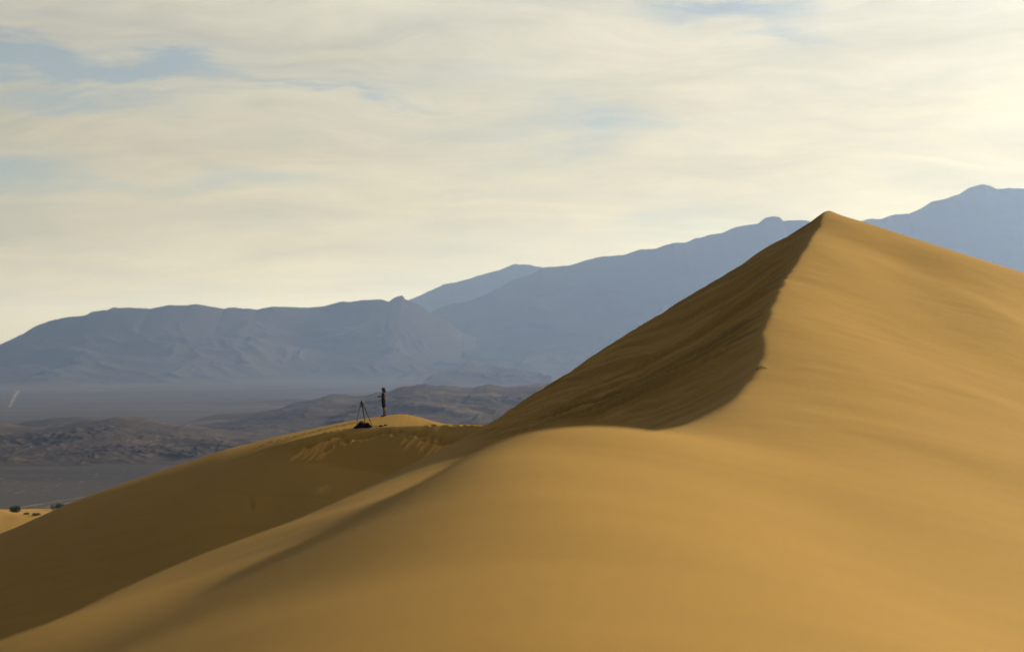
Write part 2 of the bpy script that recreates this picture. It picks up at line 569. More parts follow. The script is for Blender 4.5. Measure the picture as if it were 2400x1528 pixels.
zf = -89.0
H3 = [(60, 1010), (180, 1002), (240, 985), (277, 967), (319, 956), (367, 948), (420, 947), (469, 946), (540, 944), (600, 941), (640, 939), (700, 935), (800, 940), (900, 960)]
H4 = [(380, 1010), (430, 992), (469, 981), (500, 972), (525, 969), (580, 964), (656, 959), (680, 948), (697, 941), (735, 938), (760, 929), (780, 924), (800, 923), (825, 927), (850, 927), (885, 921),
      (917, 915), (935, 908), (950, 905), (983, 901), (1010, 902), (1033, 904), (1060, 905), (1083, 908), (1110, 907), (1140, 901), (1160, 903), (1183, 907), (1210, 905), (1233, 902), (1293, 898),
      (1400, 905), (1550, 915)]
H2 = [(-200, 1010), (-60, 1004), (30, 996), (60, 988), (100, 983), (150, 979), (190, 976), (215, 980), (245, 988), (330, 1005)]
H1 = [(-400, 1000), (-200, 985), (-60, 985), (0, 991), (30, 998), (70, 1003), (110, 1004), (140, 1000), (170, 992), (200, 987), (235, 985), (262, 979), (284, 975), (305, 976), (330, 980), (370, 987),
      (420, 995), (470, 1004), (540, 1012), (620, 1020), (720, 1035)]
H0 = [(-400, 1050), (-200, 1042), (0, 1040), (60, 1044), (120, 1036), (180, 1028), (240, 1036), (300, 1030), (360, 1034), (420, 1026), (500, 1030), (560, 1040), (640, 1050), (760, 1060)]
make_range('hills', H3, 6600, 5800, 7400, zf, MAT_BAD, 51, nx=260, ny=80, amp=0.35, sx=260, label='faint grey ridge behind the badlands')
make_range('hills', H4, 5000, 2900, 6200, zf, MAT_BAD, 62, nx=520, ny=240, amp=0.2, sx=170, power=1.2, label='broad grey brown badland ridge behind the standing person')
make_range('hills', H2, 4400, 3900, 4900, zf, MAT_BAD, 73, nx=260, ny=80, amp=0.35, sx=140, label='low dark rounded hill at far left')
make_range('hills', H1, 3500, 2750, 4000, zf, MAT_BAD, 84, nx=460, ny=200, amp=0.3, sx=80, power=1.1, label='dark topped badland hill with gullied tan flanks')
make_range('hills', H0, 2950, 2580, 3200, zf, MAT_BAD, 95, nx=460, ny=140, amp=0.34, sx=60, power=0.9, meander=0.03, label='eroded pinkish badland foothills at the edge of the flats')


# pale tracks and silt streaks on the valley floor: thin ribbons
def ribbon(name, pts, width, label, seed):
    vs, fs = [], []
    dense = []
    for a, b in zip(pts, pts[1:]):
        for k in range(14):
            dense.append(Vector(a).lerp(Vector(b), k / 14))
    dense.append(Vector(pts[-1]))
    for i, q in enumerate(dense):
        d = (dense[min(i + 1, len(dense) - 1)] - dense[max(i - 1, 0)]).normalized()
        nrm = Vector((-d.y, d.x))
        wd = width * (0.35 + 0.65 * abs(float(vnoise(np.array([i * 0.37]), np.array([seed + 0.5]), seed)[0])) * 2)
        for s in (-1, 1):
            g = q + nrm * wd * s
            vs.append((g.x, g.y, float(valley_z(np.array([g.x]), np.array([g.y]))[0]) + 0.12))
    for i in range(len(dense) - 1):
        fs.append((2 * i, 2 * i + 1, 2 * i + 3, 2 * i + 2))
    me = bpy.data.meshes.new(name)
    me.from_pydata(vs, [], fs)
    me.materials.append(MAT_SALT)
    o = bpy.data.objects.new(name, me)
    COL.objects.link(o)
    o['kind'] = 'structure'
    o['label'] = label
    return o


def flat_pt(u, v):
    e = elev(v)
    Yd = -87.0 / e
    return ((u - 1200) / FPX * Yd, Yd)


ribbon('road', [flat_pt(22, 960), flat_pt(35, 940), flat_pt(44, 930), flat_pt(34, 928)], 6.0, 'pale track across the far valley floor', 1)
ribbon('silt_wash', [flat_pt(-40, 1204), flat_pt(25, 1191), flat_pt(60, 1184), flat_pt(110, 1175), flat_pt(200, 1160)], 2.4, 'thin white silt line beyond the shrubs', 2)
ribbon('silt_wash', [flat_pt(45, 1186), flat_pt(80, 1179), flat_pt(130, 1172)], 1.5, 'short white silt streak on the flats', 3)
ribbon('silt_wash', [flat_pt(105, 1185), flat_pt(125, 1181), flat_pt(175, 1173), flat_pt(240, 1160)], 2.8, 'white silt streak behind the right shrub', 4)

# ------------------------------------------------------------------ the big near dune
BRINK = [(1945, 493, 70), (1924, 528, 66), (1900, 562, 62), (1876, 600, 58), (1850, 642, 54), (1828, 678, 50.5), (1810, 720, 47), (1799, 750, 44.7), (1790, 785, 42.5),
         (1783, 830, 39.5), (1772, 868, 37), (1745, 912, 34), (1695, 954, 31), (1640, 985, 28.5)]
SIL = [(1820, 571, 68.1), (1700, 645, 67.8), (1600, 708, 67.3), (1500, 769, 66.8), (1400, 834, 65.5), (1300, 897, 64), (1210, 957, 61.7), (1130, 1007, 59.5), (1060, 1042, 58), (1000, 1070, 56), (900, 1122, 51.5), (800, 1172, 46.5),
       (700, 1219, 43.5), (600, 1260, 41), (500, 1299, 39), (400, 1337, 36.6), (300, 1376, 34), (200, 1418, 31), (100, 1459, 28), (0, 1502, 25), (-150, 1568, 21.5)]


def shift(q, dx, dy, dz):
    x, y, z = at(*q)
    return (x + dx, y + dy, z + dz)


Wp = [at(*q) for q in BRINK]
Wp += [at(1962, 501, 69.6), at(1985, 509, 69.4), at(2040, 527, 69.2), at(2160, 568, 69), at(2280, 607, 69), at(2400, 646, 69.2), at(2520, 684, 69.4), (17, 73, 0.7), (24, 76, -2.0), (34, 80, -5.5)]
Wp += [(9.5, 74, 3.0), (8.4, 73, 3.45), (8.6, 78, 2.6), (12, 76, 1.7), (14, 80, 0.4), (20, 84, -2), (10, 95, 0.2), (20, 105, -5), (34, 110, -10), (45, 80, -9.5), (4, 110, -5)]
Wp += [(8.5, 47, 0.02), (6.3, 35, -0.78), (13, 55, -0.9), (11, 42, -1.6), (20, 55, -3.8), (30, 60, -6.5), (16, 34, -3.4), (26, 35, -6)]
# foreground swell
Wp += [(0, 8, -0.80), (1.2, 8, -0.95), (2.4, 8, -1.3), (0, 12, -0.78), (2.2, 12, -1.22), (4.5, 12, -1.95), (0, 16, -0.68), (1.8, 16, -0.98), (2.9, 16, -1.28), (5.0, 16, -2.0),
       (0.4, 20, -0.58), (2.0, 20, -0.82), (3.6, 20, -1.22), (2.25, 25.5, -0.64), (4.5, 25, -1.15), (7.5, 25, -1.95), (12, 22, -3.6),
       at(1450, 1001, 26), at(1560, 1003, 27), (0, 4, -0.95), (3, 4, -1.7), (0, 0, -1.15), (4, -1, -2.2), (-4, -1, -2.6), (8, -6, -4), (-8, -6, -4.5), (10, 8, -3.3), (20, 10, -6),
       (0, -14, -3.0), (20, -12, -8), (-20, -12, -9)]
FLANK = [at(1350, 1000, 24), at(1250, 1018, 22), at(1130, 1082, 19.5), at(1000, 1170, 17), at(850, 1285, 14.5), at(700, 1395, 12.5), at(580, 1475, 11), at(480, 1545, 10), at(350, 1630, 9),     # edge of the near swell
         at(1130, 1057, 25.5), at(850, 1213, 23), at(450, 1406, 18), at(820, 1178, 36), at(600, 1260, 33), at(400, 1346, 30), at(200, 1432, 25.5), at(0, 1515, 21)]        # flank behind it
Wp += FLANK + [at(*q) for q in SIL[12:]]
# ground that falls away behind the flank
DROP = [(-6.6, 60, -5.0), (-7.3, 50, -5.2), (-7.5, 40, -5.0), (-7.4, 31, -4.7), (-7.2, 24, -4.3), (-5.6, 15, -3.3), (-4.6, 9, -2.8), (-12, 50, -8.5), (-12, 34, -8.0), (-12, 20, -7.2), (-10, 8, -6.2), (-18, 30, -11.5), (-20, 55, -13.5), (-18, 10, -10),
        (-28, 30, -17), (-28, 60, -19), (-26, 0, -14)]
Wp += DROP
Wp += [(8.5, 62, 2.33), (11.2, 62, 1.72), (7.5, 54, 1.30), (9.7, 54, 0.80), (6.0, 47, 0.64)]
Wtps = TPS(Wp, 3.0)

Lp = [at(*q) for q in BRINK[:-1]] + [at(*q) for q in SIL]
Lp += [(1.2, 34, -0.98), (0.3, 39, -1.12), (-0.4, 45, -1.17), (0.5, 29, -0.82), (1.3, 30, -0.80)]
Lp += [(8.2, 73, 3.3), (6.2, 74, 1.9), (9.0, 78, 2.6), (5.5, 79, 0.2), (3.2, 78, -0.9), (0.8, 76, -2.6), (-1.6, 74, -3.9), (-4.0, 70, -4.6), (-5.6, 64, -4.9)]
Lp += [(3, 90, -4.5), (-3, 84, -7), (-9, 76, -8.6), (12, 92, 1.2), (8, 100, -4), (0, 105, -9), (-12, 90, -12), (-20, 75, -15), (20, 110, -6), (15, 70, 8), (11, 50, 5), (8, 36, 3.5), (14, 36, 6), (30, 70, 14)]
Lp += [(3.7, 62, 0.78), (2.0, 55, -0.22), (1.25, 47, -0.72)]
Lp += DROP + FLANK
Ltps = TPS(Lp, 3.0)


def near_dune_z(X, Y, detail=True):
    W, L = Wtps(X, Y), Ltps(X, Y)
    if detail:
        # avalanche tongues run down the slip face
        s = (Y + 1.1 * X) + 0.8 * fbm(X / 2.2, Y / 5, 3, 77)
        tong = fbm(s / 1.3, X / 7.0, 4, 81, 0.6)
        lum = fbm(X / 0.9, Y / 2.6, 3, 88, 0.55)
        act = sstep(X, -1.4, 0.3) * sstep(Y, 32, 42) * (1 - 0.6 * sstep(Y, 56, 70))
        below = sstep(W - L, 0.05, 0.5) * (1 - 0.85 * sstep(W - L, 2.0, 4.2))
        L = L + act * (0.10 * tong * below + 0.045 * lum * below + 0.022 * tong + 0.012 * fbm(Y / 0.6, X / 3.0, 3, 93) + 0.05 * below * fbm(s / 0.5, X / 5.0, 3, 97, 0.6))
        W = W + 0.018 * 0.5 * fbm((X * 0.55 + Y * 0.25) / 0.9, (Y - X) / 5.0, 3, 15) * sstep(Y, 14, 30) + 0.03 * fbm(X / 3.0, Y / 6.0, 2, 19)
    k = 0.03 + 0.35 * (1 - sstep(Y, 25, 33))
    mn = 0.5 * (W + L - np.sqrt((W - L) ** 2 + k * k)) + 0.5 * k * 0.6
    bl = 1 - sstep(Y + 0.35 * (X - 0.5), 24.3, 30.5)
    return mn * (1 - bl) + W * bl


yy = np.concatenate([np.linspace(-14, 8, 30), np.linspace(8.2, 74, 560), np.linspace(74.3, 112, 60)])
xx = np.concatenate([np.linspace(-28, -7, 50), np.linspace(-6.9, 15, 560), np.linspace(15.2, 45, 70)])
X, Y = np.meshgrid(xx, yy)
Z = near_dune_z(X, Y)
edge = np.maximum(sstep(Y, 96, 112), np.maximum(sstep(-X, 18, 28), np.maximum(sstep(X, 34, 45), sstep(-Y, 6, 14))))
Z = Z - edge * 80
# shade painted into the slip face near the crest, streaked with coarser grains
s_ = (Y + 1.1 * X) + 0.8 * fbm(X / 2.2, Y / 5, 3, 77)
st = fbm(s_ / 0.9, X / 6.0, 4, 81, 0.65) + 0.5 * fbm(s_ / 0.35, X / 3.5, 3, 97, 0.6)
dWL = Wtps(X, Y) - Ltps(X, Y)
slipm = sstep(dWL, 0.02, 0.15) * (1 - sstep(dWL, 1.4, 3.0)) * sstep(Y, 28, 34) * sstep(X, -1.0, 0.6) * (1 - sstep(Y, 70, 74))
coarse_shade = np.clip(slipm * (0.30 + 0.8 * st), 0, 1)
grid_mesh('sand_dune', X, Y, Z, MAT_SAND, label='large pointed dune in front with a dark slip face', attrs={'coarse_shade': coarse_shade})

# ------------------------------------------------------------------ the dune the person stands on
XR = [-70, -45, -36, -29, -24, -20, -16.5, -13.3, -10.2, -8.6, -7.4, -6.6, -5.8, -4.9, -4.0, -2.5, 0, 4, 10, 25, 45]


def ridge_row(x):
    u = 1200 + FPX * x / ridge_y(x)
    return np.interp(u, [-1600, -800, -400, 0, 33, 167, 287, 400, 533, 667, 740, 800, 850, 890, 915, 935, 950, 965, 985, 1005, 1036, 1060, 1135, 1200, 1400, 2200, 3000],
                     [1750, 1470, 1370, 1250, 1238, 1177, 1133, 1095, 1052, 1018, 1003, 990, 981, 975.5, 972, 970, 970.5, 973, 978, 984, 992.5, 994.5, 995.5, 997, 1010, 1100, 1250])


def ridge_y(x):
    return pchip([-90, -40, -25, -12, -7, -3.5, 0, 10, 45], [150, 160, 165, 169, 171, 166.5, 165, 164, 160], x)


def brink_y(x):
    return pchip([-90, -20, -14, -11.1, -9.2, -7.5, -5.5, -3.8, 0, 10, 45], [150, 160, 162.5, 163.3, 164.2, 164.8, 165.2, 165.6, 164.8, 164, 160], x)


def far_dune_z(X, Y, detail=True):
    yr, yb = ridge_y(X), brink_y(X)
    ev = ridge_row(X)
    # smooth the row function a little by sampling three columns
    ev = (ridge_row(X - 0.35) + 2 * ev + ridge_row(X + 0.35)) / 4
    zr = elev(ev) * yr
    d = yr - Y
    back = np.maximum(-d, 0)
    f = np.maximum(d, 0)
    # front slope on the left: convex, steepening toward the viewer
    q0, q1 = 0.03, 0.45
    Lr = 15.0
    fl = np.where(f < Lr, q0 * f + (q1 - q0) * f * f / (2 * Lr), (q0 + q1) / 2 * Lr + q1 * (f - Lr))
    # cap, slip face and plinth on the right
    dc = np.maximum(yr - yb, 0.05)
    slip_h = pchip([-16.5, -14, -11.5, -9, -7, -4, 0, 8], [0, 0.2, 1.3, 2.2, 2.6, 2.5, 2.1, 1.3], X)
    slip_h = np.clip(slip_h, 0, 3)
    capz = pchip([-16, -10.9, -8.7, -6.65, -5.2, -4.4, -3.5, 0, 10], [0.3, 0.37, 0.52, 0.61, 0.35, 0.10, 0.02, 0.0, 0.0], X)
    t = np.clip(f / dc, 0, 1)
    cap = capz * (0.75 * t + 0.25 * t * t)
    e = np.maximum(f - dc, 0)
    ls = slip_h / 0.63
    ef = 1.6
    slip = np.where(e < ls, 0.34 * e + 0.29 * e * e / np.maximum(ls, 0.3), 0.63 * ls + 0.9 * (e - ls))
    ep = np.maximum(e - ls, 0)
    plinth = slip_h + 0.45 * (e - ls) - 0.27 * np.clip(slip_h / 2, 0, 1) * (1 - np.exp(-ep / 4.0)) * 4.0
    k = 0.25
    fr = 0.5 * (slip + plinth - np.sqrt((slip - plinth) ** 2 + k * k))
    fr = np.where(e <= 0, 0, np.maximum(fr, 0))
    right = cap + fr
    wgt = sstep(X, -17.0, -10.6)
    z = zr - (fl * (1 - wgt) + right * wgt) - 0.16 * back - 0.004 * back ** 2
    z = z + 0.05 * fbm(X / 6, Y / 6, 3, 61) * sstep(f, 6, 14)
    return z


# footprints: pits with a tongue of slid sand below each
rng = random.Random(5)
PRINTS = []      # x, y, length down slope, width, depth
for (u0, v0, u1, v1, n, ln, wd) in [(715, 1046, 805, 1022, 7, 2.0, 0.16), (745, 1058, 795, 1040, 4, 1.3, 0.14), (805, 1036, 905, 1010, 10, 0.9, 0.16), (905, 1012, 985, 1016, 6, 0.6, 0.15),
                                    (955, 1020, 1065, 1042, 7, 1.7, 0.17), (975, 1015, 1035, 1026, 4, 0.7, 0.14)]:
    for k in range(n):
        t = (k + 0.5 + rng.uniform(-.25, .25)) / n
        PRINTS.append((u0 + (u1 - u0) * t, v0 + (v1 - v0) * t + rng.uniform(-4, 4), ln * rng.uniform(.6, 1.15), wd * rng.uniform(.8, 1.2), 0.10))


def hit_far(u, v):
    """where the sight line of a pixel meets the far dune"""
    e, a = elev(v), (u - 1200) / FPX
    ys = np.linspace(120, 172, 2600)
    z = far_dune_z(a * ys, ys)
    k = np.argmax(z >= e * ys)
    return float(a * ys[k]), float(ys[k])


PITS = [hit_far(p[0], p[1]) + p[2:] for p in PRINTS]
TRAIL = []
for k in range(16):      # trail along the brink to the right
    x = -4.6 + 0.36 * k + rng.uniform(-.1, .1)
    TRAIL.append((x, float(brink_y(x)) - 0.15 + rng.uniform(-.25, .35)))
for k in range(12):      # steps across the cap from the left
    t = k / 11
    x = -14.5 + 5.0 * t
    TRAIL.append((x, 164.2 + 3.2 * t + rng.uniform(-.3, .3) + (0.3 if k % 2 else -0.3)))
for k in range(10):
    x = -10.8 + 0.35 * k
    TRAIL.append((x, float(brink_y(x)) + 0.5 + rng.uniform(-.2, .25)))
DENT = [hit_far(588 + rng.uniform(-4, 4) + k * 1.5, 1172 + k * 4.0) for k in range(5)] + [hit_far(612 + 9 * k, 1202 - 2.2 * k + rng.uniform(-1, 1)) for k in range(6)]


def far_dune_full(X, Y):
    z = far_dune_z(X, Y)
    loose_lit = np.zeros_like(z)
    for (x, y, ln, wd, dp) in PITS:
        # fall line: toward the viewer and a little to the left
        dx, dy = -0.50, -0.87
        a = (X - x) * dx + (Y - y) * dy
        b = (X - x) * dy - (Y - y) * dx
        m_ = (np.abs(a) < ln * 1.6 + 1) & (np.abs(b) < wd * 5)
        if not m_.any():
            continue
        aa, bb = a[m_], b[m_]
        pit = np.exp(-((aa / 0.22) ** 2) - (bb / wd) ** 2)
        along = np.clip(aa / ln, 0, 1.3)
        wid = wd * (1.0 - 0.55 * along)
        body = sstep(aa, 0.1, 0.45) * (1 - sstep(along, 0.75, 1.1))
        tongue = body * np.exp(-(bb / wid) ** 4)
        z[m_] += -dp * 1.6 * pit + 0.085 * tongue
        loose_lit[m_] = np.maximum(loose_lit[m_], tongue * 0.9)
    for (x, y) in TRAIL:
        r2 = ((X - x) / 0.17) ** 2 + ((Y - y) / 0.22) ** 2
        z += -0.05 * np.exp(-r2) + 0.015 * np.exp(-(np.sqrt(r2) - 1.5) ** 2 * 3)
    for (x, y) in DENT:
        r2 = ((X - x) / 0.12) ** 2 + ((Y - y) / 0.35) ** 2
        z += -0.05 * np.exp(-r2)
    return z, loose_lit


yy = np.concatenate([np.linspace(60, 128, 40), np.linspace(128.5, 157, 110), np.linspace(157.1, 159.9, 40), np.linspace(160, 166, 180), np.linspace(166.07, 173, 100), np.linspace(173.4, 230, 40)])
xx = np.concatenate([np.linspace(-90, -31, 60), np.linspace(-30.7, -17, 90), np.linspace(-16.92, 3, 520), np.linspace(3.3, 60, 50)])
X, Y = np.meshgrid(xx, yy)
Z, loose_lit = far_dune_full(X, Y)
Z = np.maximum(Z, -93)
far_dune = grid_mesh('sand_dune', X, Y, Z, MAT_SAND, attrs={'loose_lit': loose_lit}, label='shaded dune with a sunlit cap under the standing person')


def ground(x, y):
    z, _ = far_dune_full(np.array([[float(x)]]), np.array([[float(y)]]))
    return float(z[0, 0])


# ------------------------------------------------------------------ low dunes by the shrubs, far left
def low_dune_z(X, Y):
    # lit windward back against a shaded hollow
    c = at(40, 1205, 640)
    br = pchip([-130, -115.5, -107, -98, -80], [661, 655, 646, 636, 620], X)
    zb = pchip([-130, -118, -113, -109, -98, -80], [-32.3, -32.6, -32.95, -33.2, -34.0, -36], X)
    d = br - Y
    front = zb - 0.055 * np.maximum(d, 0) - 0.0006 * np.maximum(d, 0) ** 2
    backz = zb + 0.45 * np.minimum(d, 0)
    z = np.where(d > 0, front, backz)
    # second low swell that carries the shrubs
    s2 = -34.2 - 0.018 * (Y - 665) - 0.3 * np.maximum(Y - 724, 0) - 0.25 * np.maximum(655 - Y, 0) + 0.012 * (X + 108)
    z2 = 0.5 * (z + s2 + np.sqrt((z - s2) ** 2 + 0.5))
    # small dark-sided ridge in the corner
    q = Y - 590 - 0.9 * (X + 107)
    s3 = -34.4 - 0.10 * np.abs(X + 109) - np.where(q > 0, 0.08 * q, -0.5 * q)
    z2 = np.maximum(z2, s3)
    z2 = z2 + 0.25 * fbm(X / 9, Y / 16, 3, 33) * 0.6
    return z2


yy = np.linspace(540, 800, 200)
xx = np.linspace(-170, -40, 200)
X, Y = np.meshgrid(xx, yy)
Z = low_dune_z(X, Y)
e = np.maximum(np.maximum(sstep(-Y, -570, -540), sstep(Y, 740, 800)), np.maximum(sstep(X, -65, -40), sstep(-X, 140, 170)))
Z = Z * (1 - e) + (-92) * e
low_dune = grid_mesh('sand_dune', X, Y, Z, MAT_SAND, label='small sunlit dune far below at the left edge')


# ------------------------------------------------------------------ mesh helpers for things
def mesh_obj(name, bm, mat, parent=None, smooth=True):
    me = bpy.data.meshes.new(name)
    bm.normal_update()
    bm.to_mesh(me)
    bm.free()
    if smooth:
        for p_ in me.polygons:
            p_.use_smooth = True
    me.materials.append(mat)
    o = bpy.data.objects.new(name, me)
    COL.objects.link(o)
    if parent:
        o.parent = parent
    return o


def empty(name, loc, rz=0.0):
    o = bpy.data.objects.new(name, None)
    COL.objects.link(o)
    o.location = loc
    o.rotation_euler = (0, 0, rz)
    o.empty_display_size = 0.2
    return o


def tube(bm, pts, radii, seg=10, cap=True):
    rings = []
    pts = [Vector(p_) for p_ in pts]
    for i, p_ in enumerate(pts):
        d = (pts[min(i + 1, len(pts) - 1)] - pts[max(i - 1, 0)]).normalized()
        up = Vector((0, 0, 1)) if abs(d.z) < 0.9 else Vector((0, 1, 0))
        a = d.cross(up).normalized()
        b = d.cross(a)
        r = radii[i] if not isinstance(radii, (int, float)) else radii
        rings.append([bm.verts.new(p_ + (a * math.cos(t) + b * math.sin(t)) * r) for t in [2 * math.pi * k / seg for k in range(seg)]])
    for r1, r2 in zip(rings, rings[1:]):
        for k in range(seg):
            bm.faces.new((r1[k], r1[(k + 1) % seg], r2[(k + 1) % seg], r2[k]))
    if cap:
        bm.faces.new(rings[0][::-1])
        bm.faces.new(rings[-1])


def loft(bm, rings, closed=True):
    """rings: lists of points, joined in order and capped"""
    vr = [[bm.verts.new(p_) for p_ in r] for r in rings]
    n = len(vr[0])
    for a, b in zip(vr, vr[1:]):
        for k in range(n):
            bm.faces.new((a[k], a[(k + 1) % n], b[(k + 1) % n], b[k]))
    if closed:
        bm.faces.new(vr[0][::-1])
        bm.faces.new(vr[-1])


def bevel_box(bm, c, size, bev=0.01, rot=None):
    r = bmesh.ops.create_cube(bm, size=1.0)
    M = Matrix.Translation(c) @ (rot.to_4x4() if rot else Matrix()) @ Matrix.Diagonal((*size, 1))
    bmesh.ops.transform(bm, matrix=M, verts=r['verts'])
    ed = list({e_ for v_ in r['verts'] for e_ in v_.link_edges})
    bmesh.ops.bevel(bm, geom=ed, offset=bev, segments=2, affect='EDGES', profile=0.6)


def skin_mesh(name, verts, edges, root, mat, parent=None, sub=2):
    """verts: (x, y, z, rx, ry); grown with Skin + Subdivision and baked to one mesh"""
    me = bpy.data.meshes.new(name + '_skeleton')
    me.from_pydata([v_[:3] for v_ in verts], edges, [])
    o = bpy.data.objects.new(name + '_skeleton', me)
    COL.objects.link(o)
    md = o.modifiers.new('skin', 'SKIN')
    md.use_smooth_shade = True
    md.branch_smoothing = 0.6
    for i, v_ in enumerate(verts):
        me.skin_vertices[0].data[i].radius = (v_[3], v_[4] if len(v_) > 4 else v_[3])
        me.skin_vertices[0].data[i].use_root = (i == root)
    ss = o.modifiers.new('sub', 'SUBSURF')
    ss.levels = sub
    dg = bpy.context.evaluated_depsgraph_get()
    baked = bpy.data.meshes.new_from_object(o.evaluated_get(dg))
    baked.name = name
    bpy.data.objects.remove(o)
    bpy.data.meshes.remove(me)
    for p_ in baked.polygons:
        p_.use_smooth = True
    baked.materials.clear()
    baked.materials.append(mat)
    ob = bpy.data.objects.new(name, baked)
    COL.objects.link(ob)
    if parent:
        ob.parent = parent
    return ob


MAT_SKIN = simple_mat('skin', (0.075, 0.034, 0.02), 0.65, 0.15, 0.06, 40)
MAT_SHIRT = simple_mat('dark_shirt_cloth', (0.016, 0.019, 0.028), 0.9, 0.1, 0.25, 60)
MAT_SHORTS = simple_mat('dark_shorts_cloth', (0.012, 0.016, 0.024), 0.9, 0.1, 0.25, 60)
MAT_HAIR = simple_mat('dark_hair', (0.022, 0.012, 0.007), 0.8, 0.1, 0.3, 90)
MAT_SHOE = simple_mat('dark_shoe', (0.025, 0.022, 0.02), 0.7, 0.3, 0.3, 60)
MAT_BLACK = simple_mat('black_plastic', (0.009, 0.009, 0.011), 0.6, 0.15, 0.2, 50)
MAT_METAL = simple_mat('black_anodised_metal', (0.009, 0.009, 0.010), 0.6, 0.12, 0.15, 80)
MAT_BAG = simple_mat('black_nylon', (0.008, 0.008, 0.010), 0.85, 0.1, 0.35, 40)
MAT_GLASS = simple_mat('lens_glass', (0.01, 0.012, 0.02), 0.08, 0.8, 0.1, 20)
MAT_GREY = simple_mat('grey_strap', (0.03, 0.03, 0.032), 0.8, 0.2, 0.2, 60)

# ------------------------------------------------------------------ person, facing left, camera at the chest
pxw, pyw = -7.62, 170.3
px0 = at(899, 972, pyw)[0]
pz0 = ground(px0, pyw)


def body_graph():
    V, E = [], []

    def add(p_, r, parent=None):
        V.append(tuple(p_) + ((r, r) if isinstance(r, (int, float)) else tuple(r)))
        if parent is not None:
            E.append((parent, len(V) - 1))
        return len(V) - 1
    pel = add((0.0, 0, 0.93), (0.115, 0.15))
    wai = add((-0.015, 0, 1.06), (0.10, 0.13), pel)
    che = add((-0.02, 0, 1.22), (0.115, 0.155), wai)
    upc = add((0.0, 0, 1.36), (0.10, 0.14), che)
    nk = add((-0.005, 0, 1.455), 0.055, upc)
    nk2 = add((-0.02, 0, 1.50), 0.052, nk)
    jaw = add((-0.045, 0, 1.555), (0.075, 0.062), nk2)
    mid = add((-0.035, 0, 1.63), (0.092, 0.074), jaw)
    add((-0.03, 0, 1.70), (0.075, 0.062), mid)
    nose = add((-0.125, 0, 1.605), 0.016, mid)
    for s in (-1, 1):
        add((-0.02, s * 0.085, 1.615), 0.016, mid)      # ears
    grip = {}
    for s in (-1, 1):
        sh = add((0.0, s * 0.165, 1.375), 0.062, upc)
        ua = add((0.03, s * 0.205, 1.25), 0.05, sh)
        el = add((0.05, s * 0.215, 1.115), 0.043, ua)
        fa = add((-0.06, s * 0.16, 1.145), 0.041, el)
        wr = add((-0.155, s * 0.095, 1.185), 0.028, fa)
        pm = add((-0.20, s * 0.082, 1.205), (0.036, 0.02), wr)
        pm2 = add((-0.235, s * 0.078, 1.22), (0.036, 0.018), pm)
        # four fingers closing on the camera body, thumb on top of it
        for k, (dz, ln) in enumerate(((0.03, 0.95), (0.011, 1.0), (-0.009, 0.94), (-0.028, 0.78))):
            f1 = add((-0.262, s * 0.074, 1.222 + dz), 0.0095, pm2)
            f2 = add((-0.262 - 0.026 * ln, s * 0.062, 1.219 + dz), 0.009, f1)
            add((-0.262 - 0.034 * ln, s * (0.062 - 0.026 * ln), 1.213 + dz), 0.008, f2)
        t1 = add((-0.20, s * 0.055, 1.24), 0.0115, pm)
        t2 = add((-0.22, s * 0.045, 1.257), 0.010, t1)
        add((-0.235, s * 0.036, 1.263), 0.009, t2)
        hip = add((0.005, s * 0.085, 0.86), 0.092, pel)
        th = add((0.01, s * 0.095, 0.68), 0.080, hip)
        kn = add((0.025, s * 0.098, 0.485), 0.056, th)
        ca = add((0.055 + s * 0.012, s * 0.098, 0.34), (0.055, 0.05), kn)
        an = add((0.07 + s * 0.03, s * 0.10, 0.10), 0.036, ca)
        he = add((0.085 + s * 0.03, s * 0.10, 0.045), 0.036, an)
        ba = add((-0.03 + s * 0.03, s * 0.11, 0.035), (0.03, 0.042), an)
        add((-0.11 + s * 0.03, s * 0.115, 0.025), (0.022, 0.036), ba)
    return V, E


Vb, Eb = body_graph()
person = skin_mesh('person', Vb, Eb, 0, MAT_SKIN, sub=2)
person.location = (px0, pyw, pz0 - 0.005)
person.rotation_euler = (0, 0, R(-8))
tag(person, 'person in dark shirt and shorts standing on the dune top holding a camera', 'person')
# shirt
sv = [(0.0, 0, 0.86, .15, .185), (0.0, 0, 0.93, .142, .178), (-0.01, 0, 1.03, .13, .165), (-0.015, 0, 1.13, .128, .162), (-0.018, 0, 1.24, .135, .175), (0.005, 0, 1.34, .14, .175), (0.0, 0, 1.43, .10, .11),
      (0.0, .165, 1.38, .088, .085), (0.012, .205, 1.27, .08, .078), (0.02, .217, 1.17, .076, .074),
      (0.0, -.165, 1.38, .088, .085), (0.012, -.205, 1.27, .08, .078), (0.02, -.217, 1.17, .076, .074)]
se = [(0, 1), (1, 2), (2, 3), (3, 4), (4, 5), (5, 6), (5, 7), (7, 8), (8, 9), (5, 10), (10, 11), (11, 12)]
skin_mesh('shirt', sv, se, 0, MAT_SHIRT, person)
hv = [(0.0, 0, 1.0, .13, .165), (0.0, 0, 0.90, .14, .175)]
he_ = [(0, 1)]
for s in (-1, 1):
    b0 = len(hv)
    hv += [(0.005, s * .088, 0.80, .128, .118), (0.012, s * .098, 0.66, .112, .105), (0.022, s * .10, 0.50, .094, .09)]
    he_ += [(1, b0), (b0, b0 + 1), (b0 + 1, b0 + 2)]
skin_mesh('shorts', hv, he_, 1, MAT_SHORTS, person)
for s in (-1, 1):
    ox = s * 0.03
    vs_ = [(0.085 + ox, s * .10, 0.055, .045, .045), (0.03 + ox, s * .103, 0.05, .042, .044), (-0.05 + ox, s * .11, 0.042, .036, .05), (-0.125 + ox, s * .115, 0.034, .028, .042),
           (0.075 + ox, s * .10, 0.10, .046, .046)]
    skin_mesh('shoe', vs_, [(0, 1), (1, 2), (2, 3), (0, 4)], 0, MAT_SHOE, person)
